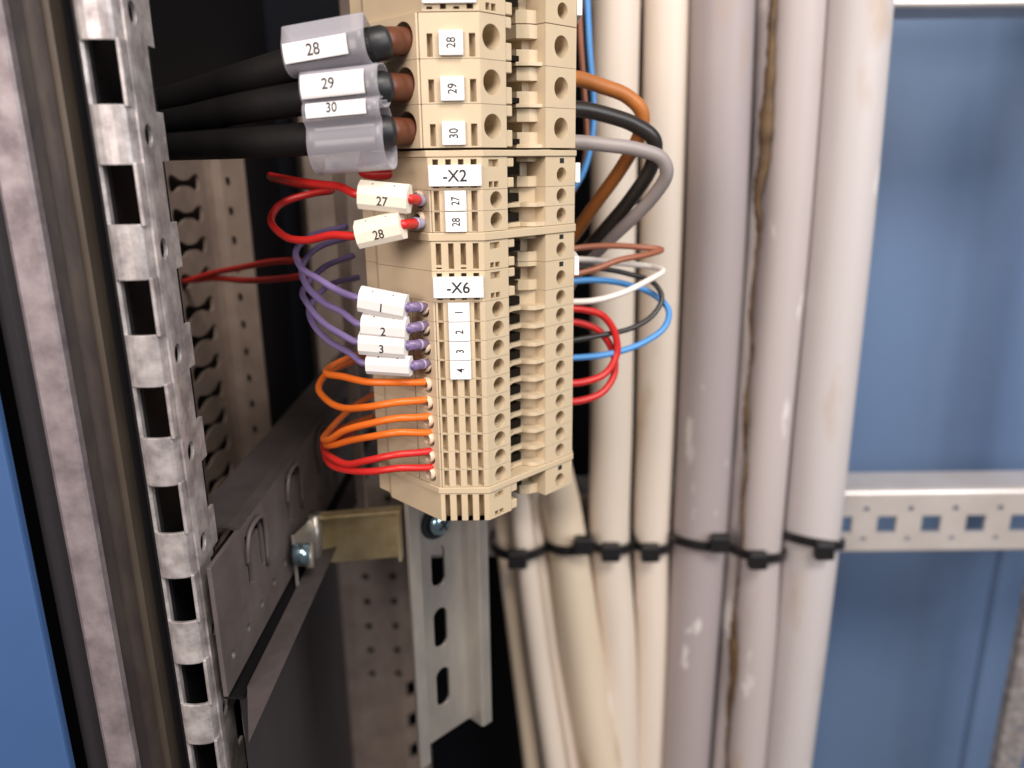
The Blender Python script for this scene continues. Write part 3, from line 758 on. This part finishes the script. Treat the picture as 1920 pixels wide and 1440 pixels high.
def sleeved(row, s0, s1, rest, r, m, fer, s, size, rv, rh, sm, label, grp):
    a = eent(row, U=1.5); c1 = P(*s1); c0 = P(*s0)
    dd = (c1-c0); t = wire('wire', [a, a.lerp(c1, .5)+dd*.02, c1, c0.lerp(c1, .75), c0.lerp(c1, .5), c0.lerp(c1, .25), c0, c0-dd*.12] + jit(rest), r, m, label, group=grp)
    d2 = (c1-a).normalized(); LL = (c1-a).length; qq = .97 if fer == 'ferrule_v' else .5; RF = 1.28 if fer == 'ferrule_v' else 1.45
    if fer == 'ferrule_g':
        b_ = bmesh.new(); tube(b_, [a.lerp(c1, .5), a.lerp(c1, .7), c1, c1.lerp(c0, .2)], lambda q: RF-.12-.25*q, seg=20, n=3); obj('crimp_collar', b_, M['red'], t, True)
    b_ = bmesh.new(); tube(b_, [a, a.lerp(c1, qq)], RF, seg=20, n=1); fo = obj('ferrule', b_, M[fer], t, True)
    b_ = bmesh.new(); tube(b_, [a+d2*LL*.42, a+d2*LL*.5], RF*1.1, seg=20, n=1); obj('ferrule_ring', b_, M['ferrule_g'], fo, True)
    # sleeve centreline follows the chord, proportioned to the photograph
    sleeve(t, c0, c1, rh, rv, sm, s, size)
    return t
gp = 'violet wires with printed sleeves'
sleeved(573, (676, 559, 198), (762, 576, 195.5), [(635, 543, 202), (600, 525, 208), (565, 500, 218), (557, 472, 228), (590, 440, 240), (650, 424, 248)], .92, 'violet', 'ferrule_v', '1', 3.1, 3.3, 2.1, 'sleeve2', 'topmost violet wire, its white sleeve printed 1 tilting down to the right', gp)
sleeved(607, (681, 608, 198), (764, 616, 195.5), [(640, 587, 203), (605, 565, 210), (575, 535, 220), (566, 500, 230), (600, 465, 240), (655, 448, 248)], .92, 'violet', 'ferrule_v', '2', 3.1, 3.1, 2.1, 'sleeve2', 'violet wire whose white sleeve printed 2 sits just under the tilted top one', gp)
sleeved(642, (676, 641, 198), (762, 648, 195.5), [(640, 626, 203), (605, 605, 210), (578, 570, 220), (572, 540, 230), (610, 500, 240), (665, 480, 248)], .92, 'violet', 'ferrule_v', '3', 3.1, 3.1, 2.1, 'sleeve2', 'violet wire whose white sleeve printed 3 sits just above the blank sleeve', gp)
sleeved(679, (690, 681, 198), (771, 686, 195.5), [(655, 664, 203), (615, 640, 210), (585, 606, 220), (580, 570, 230), (620, 535, 240), (670, 520, 248)], .92, 'violet', 'ferrule_v', '', 3.1, 2.6, 2.1, 'sleeve2', 'violet wire with the blank white sleeve above the orange wires', gp)
grr = 'red wires with printed sleeves'
sleeved(373, (676, 364, 197), (768, 373, 194), [(640, 352, 203), (600, 344, 212), (550, 337, 226), (505, 330, 242)], 1.05, 'red', 'ferrule_g', '27', 3.1, 3.5, 2.3, 'sleeve', 'red wire with the cream sleeve printed 27', grr)
sleeved(414, (672, 440, 197), (755, 421, 194), [(625, 442, 202), (575, 448, 208), (530, 440, 217), (509, 415, 226), (530, 383, 234), (580, 362, 240), (620, 356, 246), (560, 345, 256), (505, 333, 262)], 1.05, 'red', 'ferrule_g', '28', 3.1, 3.5, 2.3, 'sleeve', 'red wire with the cream sleeve printed 28, looping under the other', grr)
wire('wire', [(345, 528, 300), (400, 512, 290), (460, 500, 275), (510, 491, 262), (560, 488, 250)], 1.1, 'red', 'upper of two red wires coming out of the keyhole strip', group='red wires from the keyhole strip')
wire('wire', [(345, 528, 303), (400, 522, 292), (460, 526, 276), (510, 524, 262), (575, 517, 248)], 1.1, 'red', 'lower of two red wires coming out of the keyhole strip', group='red wires from the keyhole strip')
wire('wire', [UW(3, -22, zat(326, 215, 682)), P(681, 322, 214), P(683, 300, 216), P(690, 270, 222)], 1.4, 'red', 'short red wire end peeping out below the lowest clear sleeve')

# ------------------------------------------------------------------ heavy black cables
def heavy(row, pts, label, slv):
    a = UW(3.0, -15.6, 0); r = ray(789, row); b = UW(0, -15.6, 0); a.z = r.z*(b.y/r.y); b.z = a.z
    pts = [P(*p) for p in pts]; c = b - D_*3.5; c.z = (b.z*2+pts[0].z)/3
    t = thing('heavy_cable', pts[0], label, 'cable', 'heavy black cables into the large blocks')
    bm = bmesh.new(); tube(bm, [a, b, c, pts[0], pts[0].lerp(pts[1], .3)], 3.3, seg=28, n=6); obj('brown_core', bm, M['core_brown'], t, True)
    bm = bmesh.new(); tube(bm, [pts[0], pts[0].lerp(pts[1], .3), pts[1], pts[2]], (lambda q: 3.42+.5*min(1, q*3)), seg=28, n=6); obj('end_shrink', bm, M['heatshrink'], t, True)
    bm = bmesh.new(); tube(bm, pts[1:], 4.0, seg=28, n=8); obj('jacket', bm, M['rubber'], t, True)
    return t
h1 = heavy(78, [(727, 78, 199), (700, 84, 197.5), (655, 96, 197.5), (560, 118, 202), (450, 150, 212), (350, 182, 222), (270, 200, 230)], 'topmost heavy black cable, its clear sleeve numbered 28 standing up like a fin', 0)
h2 = heavy(165, [(732, 164, 199), (704, 166, 197.5), (660, 172, 197.5), (560, 186, 202), (450, 203, 212), (350, 222, 222), (270, 230, 230)], 'middle heavy black cable, sleeve numbered 29 squeezed between two others', 0)
h3 = heavy(247, [(737, 246, 199), (709, 248, 197.5), (665, 252, 197.5), (560, 262, 202), (450, 268, 212), (350, 272, 222), (270, 275, 230)], 'lowest heavy black cable, its clear sleeve numbered 30 bulging downward in a wide loop', 0)
def clear_sleeve(parent, L, R, prof, lab, s, size, dark=False):
    """L, R: image points of the left and right ends of the axis; prof: (v,h) outline in mm, v up, h towards the viewer"""
    c0, c1 = P(*L), P(*R); d = (c1-c0).normalized(); n = d.cross(Z_).normalized(); n = n if n.y < 0 else -n
    v = n.cross(d); v = v if v.z > 0 else -v
    pr = smoothpts([Vector((a, b, 0)) for a, b in prof], 6)
    bm = bmesh.new(); rows_ = []
    for k in range(9):
        c = c0.lerp(c1, k/8); rows_.append([bm.verts.new(c + v*p.x + n*p.y) for p in pr])
    for i in range(8):
        for k in range(len(pr)-1): bm.faces.new((rows_[i][k], rows_[i][k+1], rows_[i+1][k+1], rows_[i+1][k]))
    bmesh.ops.recalc_face_normals(bm, faces=bm.faces); bmesh.ops.solidify(bm, geom=bm.faces[:], thickness=.35)
    o = obj('clear_sleeve', bm, M['clear'], parent, True)
    if lab:
        (va, ha), (vb, hb), q0_, q1_ = lab[:4]
        p0 = c0.lerp(c1, q0_); p1 = c0.lerp(c1, q1_); bm = bmesh.new()
        fr = sorted([p for p in pr if p.y > 0 and vb <= p.x <= va], key=lambda p: p.x)
        rws = [[bm.verts.new(c + v*p.x + n*(p.y+.48)) for p in fr] for c in (p0, p1)]
        for k in range(len(fr)-1): bm.faces.new((rws[0][k], rws[0][k+1], rws[1][k+1], rws[1][k]))
        bmesh.ops.recalc_face_normals(bm, faces=bm.faces); bmesh.ops.solidify(bm, geom=bm.faces[:], thickness=.12)
        pl = obj('paper_label', bm, M['paper'], o)
        A, B = fr[-1], fr[0]; mx = max(p.y for p in fr); md = fr[len(fr)//2]
        A_ = v*A.x + n*A.y; B_ = v*B.x + n*B.y; fv = (A_-B_).normalized(); fn = d.cross(fv); fn = fn if fn.dot(n) > 0 else -fn
        if s: text('printed_number', s, size, (p0+p1)/2 + v*md.x + n*(md.y+.62) - (p1-p0)*lab[4], d if d.x > 0 else -d, fv, M['ink'], pl, wid=.9)
# 28: pocket stands up as a fin above the cable
clear_sleeve(h1, (546, 108, 197), (696, 82, 194.5), [(6.3, 2.4), (3.2, 4.2), (2.4, 4.8), (0, 5.4), (-2.6, 5.2), (-4.1, 3.6), (-4.7, .5), (-3.6, -3.2), (0, -4.9), (3.4, -3.4), (5.2, -.4), (6.5, 2.0)], ((2.2, 5.15), (-2.5, 5.45), .03, .80, .03), '28', 3.7)
clear_sleeve(h2, (580, 175, 196.5), (722, 160, 194), [(4.6, 2.6), (4.0, 4.4), (1.5, 5.9), (-1.6, 6.1), (-3.0, 5.0), (-4.6, 4.2), (-4.9, 0), (-3.3, -3.6), (0, -4.9), (3.2, -3.8), (4.8, -1), (4.7, 2.0)], ((3.4, 5.2), (-1.9, 6.5), .03, .84, .06), '29', 3.5)
clear_sleeve(h3, (590, 255, 196.5), (729, 243, 194), [(7.4, 1.8), (7.2, 4.8), (5.6, 6.0), (3.2, 6.0), (1.6, 4.9), (-2, 6.0), (-5.5, 5.6), (-8.4, 3.2), (-9.2, -.6), (-8, -4.2), (-4, -5.6), (0, -5.4), (4.2, -3.4), (6.8, -.8)], ((6.9, 5.25), (3.3, 6.35), .06, .84, .06), '30', 3.1)

# ------------------------------------------------------------------ wires on the right
def rwire(pts, r, m, label, group=None): return wire('wire', [P(*p) for p in pts], r, m, label, group=group)
gt = 'thick wires leaving the large blocks'
rwire([(1050, 146, 240), (1085, 148, 244), (1130, 162, 248), (1175, 180, 251), (1203, 210, 253), (1200, 250, 256), (1165, 315, 262), (1120, 378, 268), (1080, 435, 274), (1040, 490, 280), (1000, 600, 288), (990, 720, 292)], 2.25, 'obrown', 'thick orange-brown wire arching out at the top of the far side', gt)
rwire([(1050, 204, 240), (1090, 205, 243), (1140, 216, 246), (1190, 234, 249), (1226, 262, 251), (1222, 310, 255), (1185, 370, 260), (1135, 430, 266), (1085, 485, 274), (1040, 540, 282), (1010, 640, 290), (1000, 740, 292)], 2.35, 'black_wire', 'thick black wire between the orange-brown and the grey ones', gt)
rwire([(1050, 266, 238), (1090, 267, 240), (1140, 272, 242), (1195, 280, 244), (1240, 297, 246), (1250, 325, 248), (1225, 368, 253), (1180, 415, 260), (1130, 462, 268), (1080, 515, 276), (1040, 600, 284), (1020, 740, 290)], 2.15, 'grey_wire', 'thick grey wire, outermost of the three large loops', gt)
gn = 'thin wires looping out of the far side'
rwire([(1050, 470, 244), (1100, 463, 248), (1160, 461, 254), (1215, 465, 258), (1240, 468, 257), (1215, 477, 252), (1160, 488, 247), (1115, 505, 244), (1050, 520, 240)], .98, 'brown', 'thin brown wire in a flat loop under the thick wires', gn)
rwire([(1050, 486, 252), (1100, 487, 256), (1160, 493, 262), (1220, 500, 264), (1243, 508, 258), (1215, 526, 252), (1165, 550, 247), (1110, 564, 243), (1050, 566, 240)], 1.0, 'white_wire', 'thin white wire crossing in front of the blue and black loops', gn)
rwire([(1050, 500, 250), (1120, 503, 256), (1180, 514, 261), (1225, 530, 262), (1241, 558, 259), (1225, 590, 256), (1185, 615, 252), (1130, 628, 248), (1050, 642, 242)], .88, 'black_wire', 'thin black wire looping inside the blue one', gn)
rwire([(1050, 531, 252), (1110, 525, 256), (1170, 532, 261), (1225, 552, 263), (1253, 580, 260), (1247, 612, 256), (1205, 643, 252), (1140, 664, 248), (1050, 673, 242)], 1.05, 'blue_wire', 'thin blue wire forming the widest of the small loops', gn)
rwire([(1045, 578, 240), (1090, 580, 243), (1130, 592, 246), (1153, 625, 248), (1156, 665, 248), (1135, 700, 246), (1095, 716, 243), (1045, 720, 240)], 1.18, 'red', 'red loop on the far side starting under the white wire', gn)
rwire([(1045, 603, 243), (1085, 605, 246), (1125, 622, 249), (1149, 660, 251), (1152, 700, 250), (1130, 735, 247), (1090, 751, 244), (1045, 754, 241)], 1.18, 'red', 'red loop on the far side, lower of the two', gn)
rwire([(1096, -60, 290), (1101, 0, 290), (1106, 100, 290), (1113, 200, 288), (1108, 270, 286), (1090, 330, 284), (1050, 385, 282), (1010, 450, 290), (985, 540, 300)], 1.1, 'blue_wire', 'thin blue wire hanging down beside the first pale cable')
rwire([(1085, -60, 300), (1088, 60, 300), (1096, 180, 300), (1100, 260, 298), (1092, 320, 296), (1060, 380, 292), (1010, 440, 296), (975, 540, 300)], 1.0, 'brown', 'thin brown wire hanging just behind the blue one')

# ------------------------------------------------------------------ big cables on the right
YQ = 372.0
def big_cable(pts, m, label, Y=YQ, group='thick cables tied to the crossbar'):
    """pts: (px, py, width px)"""
    w3 = [P(p[0], p[1], p[3] if len(p) > 3 else Y) for p in pts]
    rr_ = [MMW(p[0], p[1], p[3] if len(p) > 3 else Y, p[2])/2 for p in pts]
    t = thing('cable', w3[-1], label, 'cable', group)
    bm = bmesh.new(); n = len(rr_)-1
    def rad(q):
        x = q*n; i = min(n-1, int(x)); return rr_[i] + (rr_[i+1]-rr_[i])*(x-i)
    tube(bm, w3, rad, seg=36, n=8); obj('jacket', bm, M[m], t, True)
    return t
cA = big_cable([(1160, -120, 94), (1156, 0, 89), (1150, 400, 84), (1146, 800, 78), (1143, 1020, 74), (1156, 1200, 72), (1162, 1440, 72), (1165, 1560, 72)], 'cream', 'cream cable nearest the terminal strip, straight down the blue wall')
cB = big_cable([(1252, -120, 90), (1250, 0, 86), (1240, 400, 80), (1228, 800, 72), (1221, 1020, 66), (1222, 1200, 62), (1215, 1440, 58), (1212, 1560, 58)], 'cream', 'second cream cable, beside the grey one', Y=376)
cC = big_cable([(1358, -120, 124), (1354, 0, 120), (1342, 400, 112), (1322, 800, 104), (1310, 1020, 98), (1298, 1200, 94), (1283, 1440, 88), (1275, 1560, 86)], 'greycable', 'mauve-grey cable between the cream and the stained ones')
cD = big_cable([(1440, -120, 46), (1437, 0, 46), (1418, 400, 44), (1393, 800, 42), (1378, 1020, 40), (1368, 1200, 40), (1350, 1440, 38), (1342, 1560, 38)], 'greycable2', 'narrow cable with dried brown glue running down it', Y=380)
cE = big_cable([(1500, -120, 104), (1496, 0, 102), (1473, 400, 92), (1440, 800, 84), (1423, 1020, 80), (1414, 1200, 78), (1396, 1440, 72), (1388, 1560, 70)], 'greycable2', 'light grey cable right of the brown glue')
cF = big_cable([(1616, -120, 128), (1609, 0, 124), (1578, 400, 116), (1540, 800, 106), (1519, 1020, 101), (1500, 1200, 96), (1474, 1440, 86), (1462, 1560, 84)], 'greycable3', 'pale grey outermost cable against the blue wall')
cZ = big_cable([(1000, -300, 68, 350), (1000, 300, 68, 345), (1004, 700, 70, 345), (1030, 850, 72, 350), (1052, 950, 74), (1064, 1020, 74), (1088, 1200, 78), (1130, 1440, 80), (1150, 1560, 82)], 'cream2', 'yellowed cream cable slanting down right from behind the strip', Y=366)
b1 = big_cable([(925, -300, 30, 350), (925, 300, 30, 350), (928, 800, 30, 350), (940, 960, 33), (948, 1030, 33), (972, 1220, 34), (1000, 1440, 36), (1012, 1560, 36)], 'cream2', 'thin cream cable, left one of the bundle of three below the strip', Y=374)
b2 = big_cable([(962, -300, 36, 330), (962, 300, 36, 330), (965, 800, 36, 335), (976, 960, 40), (984, 1030, 41), (1008, 1220, 42), (1042, 1440, 44), (1056, 1560, 44)], 'cream', 'thin cream cable, middle one of the bundle of three below the strip', Y=362)
b3 = big_cable([(1000, -300, 30, 318), (996, 300, 30, 315), (994, 800, 30, 325), (1004, 960, 32), (1012, 1030, 33), (1040, 1220, 36), (1078, 1440, 38), (1092, 1560, 38)], 'cream', 'thin cream cable, right one of the bundle of three below the strip', Y=370)
# dried glue on the narrow cable
bm = bmesh.new(); gp_ = []; 
for k, (px, py) in enumerate([(1450, -20), (1446, 60), (1444, 140), (1441, 220), (1432, 290), (1420, 360), (1424, 440), (1414, 520), (1409, 600), (1405, 700), (1401, 780), (1398, 860), (1394, 960), (1387, 1060), (1378, 1150), (1374, 1210), (1371, 1290), (1366, 1360), (1362, 1460)]):
    gp_.append(P(px, py, YQ-6.0))
GR = [1.4, 1.7, 2.3, 3.0, 3.0, 2.0, 1.0, .7, .9, .6, 1.3, .7, .9, .5, .7, 2.4, 2.2, .9, .5]
def grad(q):
    x = q*(len(GR)-1); i = min(len(GR)-2, int(x)); return (GR[i]+(GR[i+1]-GR[i])*(x-i))*(1+.35*noise.noise(Vector((q*40, 2, 0))))
tube(bm, gp_, grad, seg=12, n=10)
for v in bm.verts: v.co += Vector((noise.noise(v.co*.05)*1.6+noise.noise(v.co*.5)*.7, 0, 0))
obj('dried_glue', bm, M['glue'], cD, True)

# cable ties
gti = 'black cable ties along the lower crossbar'
def tie(pxl, pxr, pyl, pym, pyr, headx, heady, label, Yf, depth=14, hw_=4.6):
    t = thing('cable_tie', P(headx, heady, Yf), label, 'cable tie', gti)
    cL, cR = P(pxl, pyl, Yf+depth), P(pxr, pyr, Yf+depth); mid = P((pxl+pxr)/2, pym, Yf)
    L = []
    cx, cy = (cL.x+cR.x)/2, Yf+depth; a = (cR.x-cL.x)/2
    for k in range(33):
        th_ = 2*pi*k/32; x = cx + a*cos(th_); y = cy - depth*sin(th_)
        f = sin(th_) if sin(th_) > 0 else 0
        u_ = (cos(th_)+1)/2; z = cL.z*(1-u_) + cR.z*u_ + (mid.z-(cL.z+cR.z)/2)*f
        L.append(Vector((x, y, z)))
    bm = bmesh.new()
    rows_ = []
    for i, p in enumerate(L[:-1]):
        o_ = Vector((p.x-cx, p.y-cy, 0)).normalized()
        rows_.append([bm.verts.new(p + o_*r1 + Z_*r2) for r1, r2 in ((0, -2.4), (1.2, -2.4), (1.2, 2.4), (0, 2.4))])
    n = len(rows_)
    for i in range(n):
        for k in range(4): bm.faces.new((rows_[i][k], rows_[i][(k+1) % 4], rows_[(i+1) % n][(k+1) % 4], rows_[(i+1) % n][k]))
    obj('band', bm, M['tie'], t)
    c = P(headx, heady, Yf-2.5); bm = bmesh.new(); box(bm, c, Vector((1,0,0)), Vector((0,1,0)), Z_, hw_*2.1, 6.0, hw_*2.0); bevel(bm, 1.2, 2)
    obj('lock_head', bm, M['tie'], t)
tie(922, 1026, 1014, 1042, 1012, 970, 1048, 'cable tie round the bundle of three thin cream cables', 349, 20)
tie(1026, 1104, 1018, 1032, 1014, 1094, 1022, 'cable tie round the yellowed slanting cable, its lock at the right', 353, 14)
tie(1104, 1186, 1014, 1032, 1012, 1145, 1035, 'cable tie round the cream cable nearest the strip', 358, 14)
tie(1186, 1256, 1012, 1032, 1012, 1219, 1036, 'cable tie round the second cream cable', 363, 12)
tie(1257, 1364, 1004, 1024, 1014, 1350, 1018, 'cable tie round the mauve-grey cable', 356, 16)
tie(1362, 1466, 1020, 1046, 1030, 1420, 1050, 'cable tie round the glue-stained and light grey cables, hanging lowest', 358, 16)
tie(1464, 1574, 1000, 1020, 1016, 1545, 1032, 'cable tie round the outermost pale grey cable', 356, 17)

# ------------------------------------------------------------------ gold bracket under the strip
br = thing('rail_bracket', P(670, 1010, 262), 'yellow chromated angle bracket between the punched beam and the rail', 'bracket')
bm = bmesh.new()
a, b, c, d = P(602, 972, 258), P(746, 958, 262), P(750, 1044, 262), P(604, 1056, 258)
quadsheet(bm, a, b, c, d); bmesh.ops.solidify(bm, geom=bm.faces[:], thickness=2.0)
obj('front_plate', bm, M['gold'], br)
for nm, pts in (('upper_edge', (P(586, 969, 255), P(752, 955, 259))), ('end_edge', (P(747, 955, 259.5), P(752, 1048, 259.5)))):
    bm = bmesh.new(); d1 = (pts[1]-pts[0]).normalized(); o1 = Vector((0, 1, 0)); c1 = d1.cross(o1)
    box(bm, (pts[0]+pts[1])/2, d1, o1, c1, (pts[1]-pts[0]).length, 5, 1.3); bevel(bm, .3, 1); obj(nm, bm, M['gold'], br)
bm = bmesh.new(); pts = [P(590, 966, 254), P(594, 1060, 254)]
tube(bm, pts, 2.3, seg=14, n=1); obj('bent_corner', bm, M['rail'], br, True)
bm = bmesh.new(); quadsheet(bm, P(590, 966, 256), P(548, 1006, 236), P(556, 1062, 236), P(592, 1060, 256)); bmesh.ops.solidify(bm, geom=bm.faces[:], thickness=1.5)
obj('side_wing', bm, M['rail'], br)
bm = bmesh.new(); quadsheet(bm, P(546, 1003, 234), P(552, 1003, 234), P(562, 1104, 234), P(556, 1106, 234)); bmesh.ops.solidify(bm, geom=bm.faces[:], thickness=3.0)
obj('fixing_edge', bm, M['rail'], br)
bs = thing('bracket_bolt', P(566, 1037, 232), 'small bright bolt on the left wing of the yellow bracket', 'bolt')
bm = bmesh.new(); c = P(566, 1037, 234); tube(bm, [c+Vector((2.6, 0, 0)), c-Vector((2.6, .8, 0))], 3.5, seg=20, n=1); obj('bolt_head', bm, M['screw'], bs, True)
bm = bmesh.new(); c = P(580, 1041, 238); tube(bm, [c+Vector((1.4, 0, 0)), c-Vector((1.2, .4, 0))], 4.4, seg=20, n=1); obj('washer_or_shadow', bm, M['rail'], bs, True)
# plate behind the small blocks, dark bracket arms at the back of the strip
for (x0, x1, y0, y1, Y, lb) in ((638, 664, -60, 120, 290, 'upper brown-grey support bar behind the strip, above the top sleeve'), (648, 668, 320, 960, 300, 'long dark support bar behind the beige blocks')):
    a = P(x0, y0, Y); b = P(x1, y1, Y)
    bm = bmesh.new(); box(bm, ((a.x+b.x)/2, Y, (a.z+b.z)/2), Vector((1,0,0)), Vector((0,1,0)), Z_, (P(x1, (y0+y1)/2, Y)-P(x0, (y0+y1)/2, Y)).x, 3, abs(a.z-b.z)); bevel(bm, .4, 1)
    tag(obj('support_bar', bm, M['dullsteel2']), lb, 'support bar')
